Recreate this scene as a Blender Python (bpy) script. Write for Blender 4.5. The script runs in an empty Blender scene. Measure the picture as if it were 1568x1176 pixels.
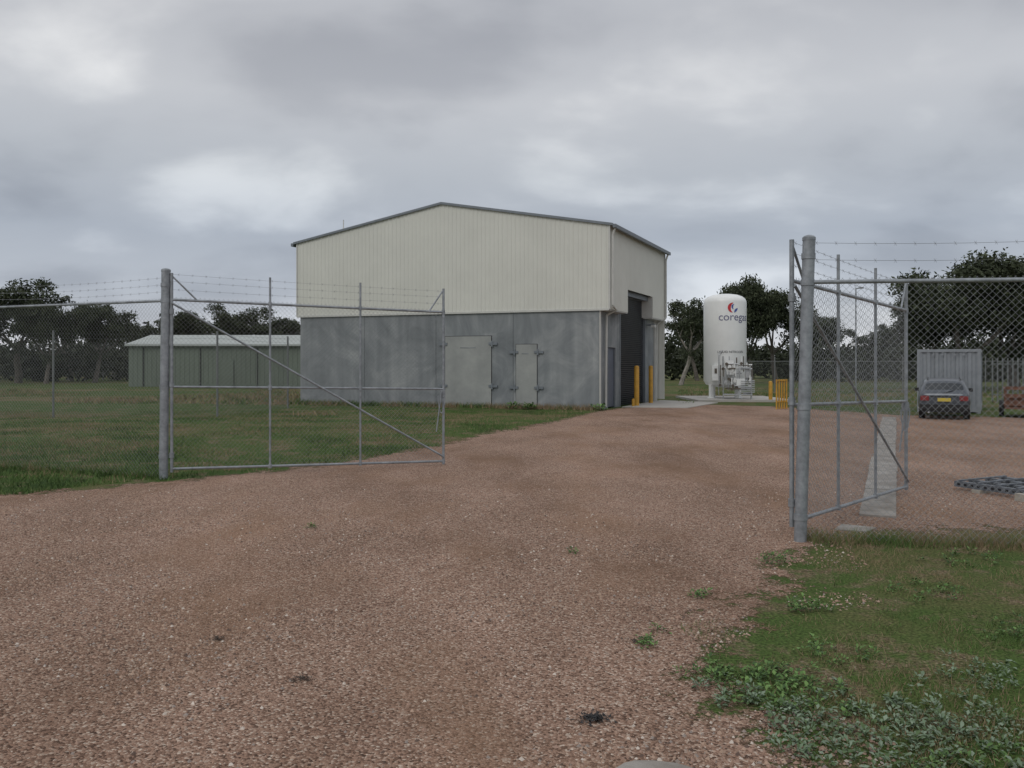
import bpy, math, random
import numpy as np
from mathutils import Vector, noise as mnoise
random.seed(7); np.random.seed(7)
sc = bpy.context.scene
sc.view_settings.view_transform = 'Standard'
sc.view_settings.look = 'None'
sc.view_settings.exposure = 0
V = Vector

# ---------------------------------------------------------------- materials
def mat(name, col, rough=.75, metal=0., var=.15, scale=4., bump=0., bscale=60., col2=None, detail=6, stretch=None):
    m = bpy.data.materials.new(name); m.use_nodes = True
    nt = m.node_tree; N = nt.nodes; L = nt.links
    b = N['Principled BSDF']; b.inputs['Roughness'].default_value = rough; b.inputs['Metallic'].default_value = metal
    tc = N.new('ShaderNodeTexCoord')
    src = tc.outputs['Object']
    if stretch:
        mp = N.new('ShaderNodeMapping'); mp.inputs['Scale'].default_value = stretch
        L.new(src, mp.inputs[0]); src = mp.outputs[0]
    n = N.new('ShaderNodeTexNoise'); n.inputs['Scale'].default_value = scale; n.inputs['Detail'].default_value = detail
    n.inputs['Roughness'].default_value = .65
    L.new(src, n.inputs['Vector'])
    r = N.new('ShaderNodeValToRGB')
    c2 = col2 if col2 else tuple(c*(1+var) for c in col)
    c1 = col if col2 else tuple(c*(1-var) for c in col)
    r.color_ramp.elements[0].position = .33; r.color_ramp.elements[1].position = .67
    r.color_ramp.elements[0].color = (*c1, 1); r.color_ramp.elements[1].color = (*c2, 1)
    L.new(n.outputs['Fac'], r.inputs[0]); L.new(r.outputs[0], b.inputs['Base Color'])
    if bump:
        n2 = N.new('ShaderNodeTexNoise'); n2.inputs['Scale'].default_value = bscale; n2.inputs['Detail'].default_value = 4
        L.new(tc.outputs['Object'], n2.inputs['Vector'])
        bp = N.new('ShaderNodeBump'); bp.inputs['Strength'].default_value = bump; bp.inputs['Distance'].default_value = .02
        L.new(n2.outputs['Fac'], bp.inputs['Height']); L.new(bp.outputs[0], b.inputs['Normal'])
    return m

m_galv = mat('galvanised_steel', (.27,.29,.31), .5, .35, .28, 9)
m_wire = mat('galvanised_wire', (.24,.25,.26), .5, .3, .15, 3)
m_wire_far = mat('wire_dull', (.16,.17,.17), .7, .1, .15, 3)
m_clad = mat('cream_cladding', (.62,.62,.565), .5, 0, .045, .5)
m_flash = mat('zinc_flashing', (.17,.19,.21), .5, .2, .12, 2)
m_roof = mat('zinc_roof', (.38,.40,.41), .45, .3, .1, 1)
m_white = mat('white_paint', (.52,.52,.49), .4, 0, .08, 3)
m_dark = mat('dark_gap', (.02,.02,.022), .9, 0, .1, 2)
m_roller = mat('roller_door', (.045,.05,.06), .5, .1, .2, 2)
m_blue = mat('door_blue_grey', (.10,.115,.15), .5, 0, .1, 2)
m_yel = mat('safety_yellow', (.50,.27,.035), .55, 0, .2, 4)
m_conc = mat('concrete_slab', (.36,.34,.31), .85, 0, .3, 1.6, .3, 40, col2=(.46,.44,.41), detail=9)
m_conc_old = mat('old_concrete', (.19,.165,.14), .9, 0, .3, 2.2, .4, 30, col2=(.38,.36,.33), detail=10)
m_black = mat('black_plastic', (.015,.015,.016), .7, 0, .2, 5)
m_rust = mat('rusty_steel', (.15,.075,.05), .85, 0, .4, 7, .3)
m_timber = mat('weathered_timber', (.36,.33,.28), .85, 0, .2, 12)

def concrete_mat():
    m = bpy.data.materials.new('precast_concrete'); m.use_nodes = True
    nt = m.node_tree; N = nt.nodes; L = nt.links; b = N['Principled BSDF']; b.inputs['Roughness'].default_value = .85
    tc = N.new('ShaderNodeTexCoord')
    n1 = N.new('ShaderNodeTexNoise'); n1.inputs['Scale'].default_value = .5; n1.inputs['Detail'].default_value = 10; n1.inputs['Roughness'].default_value = .66; n1.inputs['Distortion'].default_value = 1.2
    L.new(tc.outputs['Object'], n1.inputs['Vector'])
    r = N.new('ShaderNodeValToRGB'); e = r.color_ramp.elements
    e[0].position = .33; e[0].color = (.155,.17,.18,1); e[1].position = .68; e[1].color = (.31,.325,.33,1)
    x=e.new(.5); x.color=(.215,.232,.243,1)
    L.new(n1.outputs['Fac'], r.inputs[0])
    mp = N.new('ShaderNodeMapping'); mp.inputs['Scale'].default_value = (2.0,2.0,.14); L.new(tc.outputs['Object'], mp.inputs[0])
    n2 = N.new('ShaderNodeTexNoise'); n2.inputs['Scale'].default_value = 1.5; n2.inputs['Detail'].default_value = 8; L.new(mp.outputs[0], n2.inputs['Vector'])
    r2 = N.new('ShaderNodeValToRGB'); e = r2.color_ramp.elements
    e[0].position = .3; e[0].color = (.83,.835,.84,1); e[1].position = .72; e[1].color = (1.14,1.13,1.11,1)
    L.new(n2.outputs['Fac'], r2.inputs[0])
    mx = N.new('ShaderNodeMix'); mx.data_type = 'RGBA'; mx.blend_type = 'MULTIPLY'; mx.inputs[0].default_value = 1
    L.new(r.outputs[0], mx.inputs[6]); L.new(r2.outputs[0], mx.inputs[7]); L.new(mx.outputs[2], b.inputs['Base Color'])
    return m
m_pre = concrete_mat()
m_pre_l = mat('painted_concrete', (.24,.25,.245), .8, 0, .3, .9, col2=(.34,.35,.335), detail=9)

# ---------------------------------------------------------------- mesh builder
class MB:
    def __init__(s): s.v=[]; s.f=[]; s.m=[]
    def face(s, pts, mi=0):
        n=len(s.v); s.v += [tuple(p) for p in pts]; s.f.append(tuple(range(n,n+len(pts)))); s.m.append(mi)
    def hexa(s, p, mi=0):
        n=len(s.v); s.v += [tuple(q) for q in p]
        for f in ((0,3,2,1),(4,5,6,7),(0,1,5,4),(1,2,6,5),(2,3,7,6),(3,0,4,7)):
            s.f.append(tuple(n+i for i in f)); s.m.append(mi)
    def box(s, x0,x1,y0,y1,z0,z1, mi=0, T=None):
        T = T or (lambda x,y,z:(x,y,z))
        s.hexa([T(x0,y0,z0),T(x1,y0,z0),T(x1,y1,z0),T(x0,y1,z0),T(x0,y0,z1),T(x1,y0,z1),T(x1,y1,z1),T(x0,y1,z1)], mi)
    def tube(s, p0, p1, r0, r1=None, n=10, mi=0, cap=True):
        p0=V(p0); p1=V(p1); r1 = r0 if r1 is None else r1
        d=(p1-p0); 
        if d.length<1e-6: return
        d.normalize(); a = d.orthogonal().normalized(); b = d.cross(a); k=len(s.v)
        for p,r in ((p0,r0),(p1,r1)):
            for i in range(n):
                t=2*math.pi*i/n; s.v.append(tuple(p+a*(r*math.cos(t))+b*(r*math.sin(t))))
        for i in range(n):
            j=(i+1)%n; s.f.append((k+i,k+j,k+n+j,k+n+i)); s.m.append(mi)
        if cap:
            s.f.append(tuple(k+i for i in range(n))[::-1]); s.m.append(mi)
            s.f.append(tuple(k+n+i for i in range(n))); s.m.append(mi)
    def path(s, pts, r, n=8, mi=0):
        for a,b in zip(pts[:-1],pts[1:]): s.tube(a,b,r,n=n,mi=mi)
    def lathe(s, c, prof, n=32, mi=0):
        k=len(s.v)
        for r,z in prof:
            for i in range(n):
                t=2*math.pi*i/n; s.v.append((c[0]+r*math.cos(t),c[1]+r*math.sin(t),c[2]+z))
        for j in range(len(prof)-1):
            for i in range(n):
                i2=(i+1)%n; s.f.append((k+j*n+i,k+j*n+i2,k+(j+1)*n+i2,k+(j+1)*n+i)); s.m.append(mi)
    def obj(s, name, mats, parent=None, smooth=None, loc=None):
        me=bpy.data.meshes.new(name); me.from_pydata(s.v,[],s.f)
        for m in mats: me.materials.append(m)
        me.polygons.foreach_set('material_index', s.m); me.update()
        if smooth is not None:
            me.polygons.foreach_set('use_smooth',[True]*len(me.polygons)); 
            try: me.set_sharp_from_angle(angle=math.radians(smooth))
            except Exception: pass
        o=bpy.data.objects.new(name,me); sc.collection.objects.link(o)
        if parent: o.parent=parent
        if loc: o.location=loc
        return o
def empty(name, loc=(0,0,0)):
    e=bpy.data.objects.new(name,None); sc.collection.objects.link(e); e.location=loc; return e

# ---------------------------------------------------------------- world / sun / camera
SUN_EL, SUN_AZ = math.radians(42), math.radians(215)   # sun behind-left of the camera
w = bpy.data.worlds.new('World'); sc.world = w; w.use_nodes = True
nt = w.node_tree; N = nt.nodes; L = nt.links
for n in list(N): N.remove(n)
out = N.new('ShaderNodeOutputWorld'); 
sky = N.new('ShaderNodeTexSky'); sky.sky_type='NISHITA'; sky.sun_disc=False; sky.sun_elevation=SUN_EL; sky.sun_rotation=SUN_AZ
bg1 = N.new('ShaderNodeBackground'); bg1.inputs[1].default_value=.08; L.new(sky.outputs[0], bg1.inputs[0])
tc = N.new('ShaderNodeTexCoord'); sep = N.new('ShaderNodeSeparateXYZ'); L.new(tc.outputs['Generated'], sep.inputs[0])
def mth(op,a,b=None,c=None):
    n=N.new('ShaderNodeMath'); n.operation=op
    for i,x in enumerate((a,b,c)):
        if x is None: continue
        if isinstance(x,(int,float)): n.inputs[i].default_value=x
        else: L.new(x,n.inputs[i])
    return n.outputs[0]
z = mth('MAXIMUM', sep.outputs[2], 0.0); zz = mth('ADD', z, .34)
cx = mth('DIVIDE', sep.outputs[0], zz); cy = mth('DIVIDE', sep.outputs[1], zz)
cmb = N.new('ShaderNodeCombineXYZ'); L.new(cx,cmb.inputs[0]); L.new(cy,cmb.inputs[1]); L.new(mth('MULTIPLY',z,1.0),cmb.inputs[2])
mp = N.new('ShaderNodeMapping'); mp.inputs['Location'].default_value=(5.3,.4,0); mp.inputs['Scale'].default_value=(1,1.25,1); L.new(cmb.outputs[0],mp.inputs[0])
nz = N.new('ShaderNodeTexNoise'); nz.inputs['Scale'].default_value=2.0; nz.inputs['Detail'].default_value=7; nz.inputs['Roughness'].default_value=.46; nz.inputs['Distortion'].default_value=.2
L.new(mp.outputs[0],nz.inputs['Vector'])
rp = N.new('ShaderNodeValToRGB'); e=rp.color_ramp.elements; rp.color_ramp.interpolation='EASE'
e[0].position=.28; e[0].color=(.43,.445,.48,1); e[1].position=.72; e[1].color=(.86,.865,.87,1)
x=rp.color_ramp.elements.new(.5); x.color=(.565,.58,.61,1)
L.new(nz.outputs['Fac'], rp.inputs[0])
rz = N.new('ShaderNodeValToRGB'); e=rz.color_ramp.elements
e[0].position=0; e[0].color=(1.35,1.35,1.35,1); e[1].position=1; e[1].color=(1.25,1.25,1.25,1)
for p,c in ((.035,(1.2,1.21,1.23)),(.08,(.88,.92,.98)),(.15,(.74,.79,.86)),(.22,(.86,.89,.92)),(.30,(1.03,1.03,1.03)),(.38,(.90,.90,.91)),(.6,(1.2,1.2,1.2))):
    x=rz.color_ramp.elements.new(p); x.color=(*c,1)
L.new(z, rz.inputs[0])
mx = N.new('ShaderNodeMix'); mx.data_type='RGBA'; mx.blend_type='MULTIPLY'; mx.inputs[0].default_value=1
L.new(rp.outputs[0],mx.inputs[6]); L.new(rz.outputs[0],mx.inputs[7])
bg2 = N.new('ShaderNodeBackground'); bg2.inputs[1].default_value=1.0; L.new(mx.outputs[2],bg2.inputs[0])
ms = N.new('ShaderNodeMixShader'); ms.inputs[0].default_value=.93; L.new(bg1.outputs[0],ms.inputs[1]); L.new(bg2.outputs[0],ms.inputs[2])
L.new(ms.outputs[0], out.inputs[0])

sl = bpy.data.lights.new('sun','SUN'); sl.energy=.75; sl.angle=math.radians(25); sl.color=(1,.96,.9)
so = bpy.data.objects.new('sun',sl); sc.collection.objects.link(so)
d = V((math.sin(SUN_AZ)*math.cos(SUN_EL), math.cos(SUN_AZ)*math.cos(SUN_EL), math.sin(SUN_EL)))
so.rotation_euler = d.to_track_quat('Z','Y').to_euler()

cd = bpy.data.cameras.new('camera'); cam = bpy.data.objects.new('camera',cd); sc.collection.objects.link(cam); sc.camera=cam
cam.location=(0,0,1.8); cam.rotation_euler=(math.radians(90),0,0); cd.lens=29.13; cd.sensor_width=36; cd.shift_y=-.0191
cd.clip_end=6000; cd.clip_start=.05

# ---------------------------------------------------------------- ground
def ramp(N, pts):
    r=N.new('ShaderNodeValToRGB'); e=r.color_ramp.elements
    e[0].position=pts[0][0]; e[0].color=(*pts[0][1],1); e[1].position=pts[-1][0]; e[1].color=(*pts[-1][1],1)
    for p,c in pts[1:-1]:
        x=r.color_ramp.elements.new(p); x.color=(*c,1)
    return r
def grass_ground():
    m=bpy.data.materials.new('grass_ground'); m.use_nodes=True; nt=m.node_tree; N=nt.nodes; L=nt.links
    b=N['Principled BSDF']; b.inputs['Roughness'].default_value=.95; b.inputs['Specular IOR Level'].default_value=.1
    tc=N.new('ShaderNodeTexCoord')
    n1=N.new('ShaderNodeTexNoise'); n1.inputs['Scale'].default_value=.35; n1.inputs['Detail'].default_value=8; n1.inputs['Roughness'].default_value=.7
    L.new(tc.outputs['Object'],n1.inputs['Vector'])
    mp=N.new('ShaderNodeMapping'); mp.inputs['Scale'].default_value=(.02,.16,1); L.new(tc.outputs['Object'],mp.inputs[0])
    n3=N.new('ShaderNodeTexNoise'); n3.inputs['Scale'].default_value=1; n3.inputs['Detail'].default_value=5; L.new(mp.outputs[0],n3.inputs['Vector'])
    a=N.new('ShaderNodeMath'); a.operation='ADD'; L.new(n1.outputs[0],a.inputs[0]); L.new(n3.outputs[0],a.inputs[1])
    h=N.new('ShaderNodeMath'); h.operation='MULTIPLY'; h.inputs[1].default_value=.5; L.new(a.outputs[0],h.inputs[0])
    r=ramp(N,[(.38,(.05,.092,.022)),(.50,(.07,.108,.03)),(.57,(.13,.115,.055)),(.68,(.20,.15,.095))]); L.new(h.outputs[0],r.inputs[0])
    # bare, gravelly dirt patches
    nd=N.new('ShaderNodeTexNoise'); nd.inputs['Scale'].default_value=1.5; nd.inputs['Detail'].default_value=9; nd.inputs['Roughness'].default_value=.72; L.new(tc.outputs['Object'],nd.inputs['Vector'])
    rd=ramp(N,[(.51,(0,0,0)),(.60,(.8,.8,.8))]); L.new(nd.outputs[0],rd.inputs[0])
    vo=N.new('ShaderNodeTexVoronoi'); vo.inputs['Scale'].default_value=80; L.new(tc.outputs['Object'],vo.inputs['Vector'])
    sp=N.new('ShaderNodeSeparateColor'); L.new(vo.outputs['Color'],sp.inputs[0])
    rv=ramp(N,[(0,(.10,.07,.045)),(.5,(.18,.125,.085)),(.85,(.24,.17,.12)),(1,(.36,.29,.23))]); L.new(sp.outputs[0],rv.inputs[0])
    md=N.new('ShaderNodeMix'); md.data_type='RGBA'; L.new(rd.outputs[0],md.inputs[0]); L.new(r.outputs[0],md.inputs[6]); L.new(rv.outputs[0],md.inputs[7])
    n2=N.new('ShaderNodeTexNoise'); n2.inputs['Scale'].default_value=45; n2.inputs['Detail'].default_value=4; L.new(tc.outputs['Object'],n2.inputs['Vector'])
    r2=ramp(N,[(.35,(.5,.5,.5)),(.65,(1.4,1.4,1.35))]); L.new(n2.outputs[0],r2.inputs[0])
    mx=N.new('ShaderNodeMix'); mx.data_type='RGBA'; mx.blend_type='MULTIPLY'; mx.inputs[0].default_value=1
    L.new(md.outputs[2],mx.inputs[6]); L.new(r2.outputs[0],mx.inputs[7]); L.new(mx.outputs[2],b.inputs['Base Color'])
    bp=N.new('ShaderNodeBump'); bp.inputs['Strength'].default_value=.6; bp.inputs['Distance'].default_value=.03
    L.new(n2.outputs[0],bp.inputs['Height']); L.new(bp.outputs[0],b.inputs['Normal'])
    return m
mb=MB(); mb.face([(-3000,-80,0),(3000,-80,0),(3000,4000,0),(-3000,4000,0)]); mb.obj('ground',[grass_ground()])

POLY=np.array([(3.3,31.9),(6,36.6),(8.5,37),(11.2,35.5),(13.5,29.5),(17,28),(30,25),(38,19),(38,9.6),(6,9.1),(3.6,8.9),(2.75,8.0),(2.05,6.6),(1.35,5.45),(1.1,4.75),(1.1,4.3),(1.3,3.9),(1.42,3.6),
 (1.6,2),(2,0),(3,-7),(-38,-7),(-38,2),(-14,9.2),(-9,10.9),(-7.06,11.4),(-6.2,11.9),(-5.37,12.6),(-4.1,13.9),(-2.84,15.6),(-1.56,18.6),(-.42,22.2),(1.37,26.2)])
def sdf(x,y):
    x=np.asarray(x,float); y=np.asarray(y,float); dm=np.full(x.shape,1e9); ins=np.zeros(x.shape,bool); n=len(POLY)
    for i in range(n):
        ax,ay=POLY[i]; bx,by=POLY[(i+1)%n]; dx,dy=bx-ax,by-ay
        t=np.clip(((x-ax)*dx+(y-ay)*dy)/(dx*dx+dy*dy),0,1)
        dm=np.minimum(dm,np.hypot(x-ax-t*dx,y-ay-t*dy))
        c=((ay>y)!=(by>y))
        with np.errstate(divide='ignore',invalid='ignore'):
            xi=(bx-ax)*(y-ay)/(by-ay if by!=ay else 1e-9)+ax
        ins^= (c&(x<xi))
    return np.where(ins,dm,-dm)
def gravel_mat(name, edge):
    m=bpy.data.materials.new(name); m.use_nodes=True; nt=m.node_tree; N=nt.nodes; L=nt.links
    b=N['Principled BSDF']; b.inputs['Roughness'].default_value=.9; b.inputs['Specular IOR Level'].default_value=.2
    tc=N.new('ShaderNodeTexCoord')
    vo=N.new('ShaderNodeTexVoronoi'); vo.inputs['Scale'].default_value=78; L.new(tc.outputs['Object'],vo.inputs['Vector'])
    sp=N.new('ShaderNodeSeparateColor'); L.new(vo.outputs['Color'],sp.inputs[0])
    r=ramp(N,[(0,(.10,.06,.043)),(.28,(.255,.158,.115)),(.6,(.365,.235,.175)),(.85,(.42,.295,.228)),(1,(.64,.54,.455))]); L.new(sp.outputs[0],r.inputs[0])
    n1=N.new('ShaderNodeTexNoise'); n1.inputs['Scale'].default_value=.55; n1.inputs['Detail'].default_value=9; n1.inputs['Roughness'].default_value=.68
    mp=N.new('ShaderNodeMapping'); mp.inputs['Rotation'].default_value=(0,0,math.radians(-12)); mp.inputs['Scale'].default_value=(1.0,.45,1); L.new(tc.outputs['Object'],mp.inputs[0]); L.new(mp.outputs[0],n1.inputs['Vector'])
    r1=ramp(N,[(.30,(.64,.60,.55)),(.5,(.94,.92,.89)),(.68,(1.18,1.16,1.14))]); L.new(n1.outputs[0],r1.inputs[0])
    fine=N.new('ShaderNodeMix'); fine.data_type='RGBA'; fine.inputs[7].default_value=(.285,.175,.112,1)
    n4=N.new('ShaderNodeTexNoise'); n4.inputs['Scale'].default_value=.8; n4.inputs['Detail'].default_value=7; L.new(mp.outputs[0],n4.inputs['Vector'])
    r4=ramp(N,[(.48,(0,0,0)),(.66,(.6,.6,.6))]); L.new(n4.outputs[0],r4.inputs[0]); L.new(r4.outputs[0],fine.inputs[0]); L.new(r.outputs[0],fine.inputs[6])
    mx=N.new('ShaderNodeMix'); mx.data_type='RGBA'; mx.blend_type='MULTIPLY'; mx.inputs[0].default_value=1
    L.new(fine.outputs[2],mx.inputs[6]); L.new(r1.outputs[0],mx.inputs[7]); L.new(mx.outputs[2],b.inputs['Base Color'])
    bp=N.new('ShaderNodeBump'); bp.inputs['Strength'].default_value=1.0; bp.inputs['Distance'].default_value=.013; bp.invert=True
    L.new(vo.outputs['Distance'],bp.inputs['Height']); L.new(bp.outputs[0],b.inputs['Normal'])
    if edge:
        at=N.new('ShaderNodeAttribute'); at.attribute_name='edge'
        n5=N.new('ShaderNodeTexNoise'); n5.inputs['Scale'].default_value=2.2; n5.inputs['Detail'].default_value=10; n5.inputs['Roughness'].default_value=.82; L.new(tc.outputs['Object'],n5.inputs['Vector'])
        a=N.new('ShaderNodeMath'); a.operation='MULTIPLY_ADD'; a.inputs[1].default_value=3.0; a.inputs[2].default_value=-1.5; L.new(n5.outputs[0],a.inputs[0])
        s=N.new('ShaderNodeMath'); s.operation='ADD'; L.new(a.outputs[0],s.inputs[0]); L.new(at.outputs['Fac'],s.inputs[1])
        g=N.new('ShaderNodeMath'); g.operation='MULTIPLY_ADD'; g.use_clamp=True; g.inputs[1].default_value=4; g.inputs[2].default_value=.5; L.new(s.outputs[0],g.inputs[0])
        L.new(g.outputs[0],b.inputs['Alpha'])
    return m
xs=np.arange(-38,38.01,.25); ys=np.arange(-7,38.01,.25); X,Y=np.meshgrid(xs,ys); S=sdf(X,Y).ravel(); nx=len(xs)
vv=np.stack([X.ravel(),Y.ravel(),np.full(X.size,.004)],1); keep=S>-1.25
ff=[]; fm=[]
for j in range(len(ys)-1):
    for i in range(nx-1):
        k=j*nx+i
        if keep[k] and keep[k+1] and keep[k+nx] and keep[k+nx+1]: ff.append((k,k+1,k+nx+1,k+nx)); fm.append(0 if min(S[k],S[k+1],S[k+nx],S[k+nx+1])>1.1 else 1)
me=bpy.data.meshes.new('gravel_driveway'); me.from_pydata(vv.tolist(),[],ff)
at=me.attributes.new('edge','FLOAT','POINT'); at.data.foreach_set('value',np.clip(S,-3,3).astype(np.float32))
me.materials.append(gravel_mat('gravel',False)); me.materials.append(gravel_mat('gravel_edge',True)); me.polygons.foreach_set('material_index',fm)
o=bpy.data.objects.new('gravel_driveway',me); sc.collection.objects.link(o)

def batch(name, tri, mi, mats, parent=None):
    n,k,_=tri.shape; me=bpy.data.meshes.new(name)
    me.vertices.add(n*k); me.vertices.foreach_set('co',tri.reshape(-1).astype(np.float32))
    me.loops.add(n*k); me.loops.foreach_set('vertex_index',np.arange(n*k,dtype=np.int32))
    me.polygons.add(n); me.polygons.foreach_set('loop_start',np.arange(0,n*k,k,dtype=np.int32))
    try: me.polygons.foreach_set('loop_total',np.full(n,k,dtype=np.int32))
    except Exception: pass
    for m in mats: me.materials.append(m)
    me.polygons.foreach_set('material_index',mi.astype(np.int32)); me.update(calc_edges=True); me.validate()
    o=bpy.data.objects.new(name,me); sc.collection.objects.link(o)
    if parent: o.parent=parent
    return o
def pn(x,y,s,seed=0): return np.array([mnoise.noise(V((a*s+seed,b*s-seed,seed*1.7))) for a,b in zip(x,y)])

# loose stones
n=70000; yy=2.9+ (np.random.rand(n)**1.7)*9; xx=(np.random.rand(n)-.5)*1.35*(yy+.5); ok=sdf(xx,yy)+pn(xx,yy,1.5,3)*1.1>-.25; xx=xx[ok]; yy=yy[ok]
dn=pn(xx,yy,.9,9); ok=np.random.rand(len(xx))<np.clip(.5+dn*1.7,.08,1); xx=xx[ok]; yy=yy[ok]; n=len(xx)
rr=.004+.011*np.random.rand(n)**2.6; th=np.random.rand(n)*6.28
base=[]
for k in range(4):
    a=th+k*math.pi/2+np.random.rand(n)*.6; r=rr*(.8+.5*np.random.rand(n)); base.append(np.stack([xx+r*np.cos(a),yy+r*np.sin(a),np.full(n,.003)],1))
top=np.stack([xx+rr*.3*(np.random.rand(n)-.5),yy+rr*.3*(np.random.rand(n)-.5),.004+rr*(.6+.5*np.random.rand(n))],1)
tri=np.concatenate([np.stack([base[k],base[(k+1)%4],top],1) for k in range(4)],0)
mi=np.tile(np.random.choice(5,n,p=[.33,.28,.17,.14,.08]),4)
batch('gravel_stones',tri,mi,[mat('stone_pink',(.34,.225,.17),.9),mat('stone_tan',(.41,.29,.215),.9),mat('stone_dark',(.12,.08,.062),.9),mat('stone_grey',(.29,.245,.215),.9),mat('stone_pale',(.58,.51,.44),.85)])

# grass blades
m_g=[mat('grass_green',(.065,.135,.025),.8,col2=(.105,.175,.04),scale=1.2),mat('grass_olive',(.115,.145,.045),.8),mat('grass_dry',(.26,.195,.115),.9),mat('grass_deep',(.038,.078,.016),.8)]
def blades(name,xx,yy,h0,h1,wd,pd,seed):
    n=len(xx); a=np.random.rand(n)*6.28; h=h0+(h1-h0)*np.random.rand(n)**1.5; ln=h*(.2+.9*np.random.rand(n)); b=np.random.rand(n)*6.28
    p0=np.stack([xx-wd*np.cos(a),yy-wd*np.sin(a),np.zeros(n)],1); p1=np.stack([xx+wd*np.cos(a),yy+wd*np.sin(a),np.zeros(n)],1)
    p2=np.stack([xx+ln*np.cos(b),yy+ln*np.sin(b),h],1)
    pt=pn(xx,yy,.7,seed)+.5*pn(xx,yy,2.5,seed+4); q=np.random.rand(n)+pt*1.3
    mi=np.where(q<pd,2,np.where(q<pd+.25,1,np.where(q<pd+.75,0,3)))
    batch(name,np.stack([p0,p1,p2],1),mi,m_g)
n=180000; yy=11+ (np.random.rand(n)**1.4)*21; xx=-yy*.66+np.random.rand(n)*(yy*.66+4); s=sdf(xx,yy); ok=(s+pn(xx,yy,1.3,5)*.7<-.05); xx=xx[ok]; yy=yy[ok]
ok=np.random.rand(len(xx))<np.clip(.62+pn(xx,yy,.5,8)*1.6,.15,1)
blades('grass_lawn',xx[ok],yy[ok],.03,.09,.006,.18,2)
n=80000; yy=2.8+np.random.rand(n)**1.3*6.3; xx=.8+np.random.rand(n)*(yy*.75); s=sdf(xx,yy); ok=(s+pn(xx,yy,1.6,6)*.9<.0)&(np.random.rand(n)<np.clip(.30+pn(xx,yy,1.1,11)*1.5+pn(xx,yy,3.5,13)*.9,.03,1))
blades('grass_verge',xx[ok],yy[ok],.015,.06,.0022,.36,12)
n=24000; yy=29+np.random.rand(n)*30; xx=-yy*.66+np.random.rand(n)*yy*.45; ok=pn(xx,yy,.15,21)>-.05
blades('dry_grass',xx[ok],yy[ok],.06,.24,.018,.6,14)
n=16000; yy=38+np.random.rand(n)*26; xx=yy*.2+np.random.rand(n)*yy*.5; ok=(pn(xx,yy,.2,25)>-.2)&~((xx>8.5)&(xx<14)&(yy<45.5))
blades('meadow_grass',xx[ok],yy[ok],.05,.18,.015,.3,15)
n=9000; t=np.random.rand(n); xx=3.0+t*5; yy=8.45-t*.6+np.random.randn(n)*.12
blades('fence_line_grass',xx,yy,.04,.16,.003,.35,17)
n=3500; t=np.random.rand(n); xx=-5.5-t*7; yy=13.05+t*2.9+np.random.randn(n)*.1
blades('fence_line_grass',xx,yy,.05,.2,.004,.35,18)
n=7000; a=.3+np.random.rand(n)*14.5; off=np.abs(np.random.randn(n))*.22; xx=3.83-.936*a-.41*off; yy=32.6+.351*a-.912*off
blades('wall_base_grass',xx,yy,.06,.30,.012,.28,19)

# broadleaf weeds
def weeds(name, spots, mats, sc_=1.0):
    T=[]; M=[]
    for (x,y,r,cnt) in spots:
        for _ in range(cnt):
            a=random.random()*6.28; q=r*math.sqrt(random.random())*random.uniform(.7,1.35); cx=x+q*math.cos(a); cy=y+q*math.sin(a)
            for _ in range(random.randint(10,20)):
                b=random.random()*6.28; l=random.uniform(.012,.036)*sc_; wdt=l*random.uniform(.25,.4); o=random.uniform(0,.04)*sc_; z0=random.uniform(.005,.05)*sc_; z1=z0+random.uniform(-.01,.025)*sc_
                ux,uy=math.cos(b),math.sin(b); p=(cx+ux*o,cy+uy*o)
                T.append([(p[0],p[1],z0),(p[0]+ux*l*.5-uy*wdt,p[1]+uy*l*.5+ux*wdt,(z0+z1)/2+.004),(p[0]+ux*l,p[1]+uy*l,z1),(p[0]+ux*l*.5+uy*wdt,p[1]+uy*l*.5-ux*wdt,(z0+z1)/2+.004)])
                M.append(random.choice(range(len(mats))))
    batch(name,np.array(T),np.array(M),mats)
m_wg=[mat('weed_green',(.08,.16,.035),.7),mat('weed_bright',(.13,.23,.06),.7),mat('weed_deep',(.045,.09,.025),.8)]
m_wp=[mat('weed_grey_green',(.20,.26,.18),.8),mat('weed_sage',(.14,.20,.12),.8),mat('weed_mid',(.08,.13,.05),.8)]
weeds('broadleaf_weed',[(1.55,4.55,.35,60),(1.25,4.75,.22,24),(2.2,6.1,.18,18),(2.4,7.6,.2,14),(3.0,4.2,.3,18),(2.1,3.6,.3,26),(4.2,7.6,.4,14),(3.2,6.6,.3,14),(1.95,5.2,.25,12),(2.75,3.75,.3,26),(4.4,6.3,.5,12),(3.6,5.4,.4,14)],m_wg)
weeds('clover_weed',[(1.75,4.15,.4,80),(1.45,3.9,.25,34),(2.3,3.95,.4,50),(2.0,3.5,.35,46),(2.6,4.6,.4,26),(1.2,4.5,.2,16)],m_wp)
weeds('gravel_weed',[(.87,5.3,.07,7),(1.46,6.4,.08,6),(1.0,5.6,.04,2),(.55,7.9,.05,2),(-2.2,9.1,.06,3)],m_wg)
weeds('wall_weed',[(3.25-.936*2.7,32.1+.351*2.7,.25,10),(3.2-.936*3.3,32.1+.351*3.3,.2,6),(3.4,32.2,.3,8)],m_wg,4.5)

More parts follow.
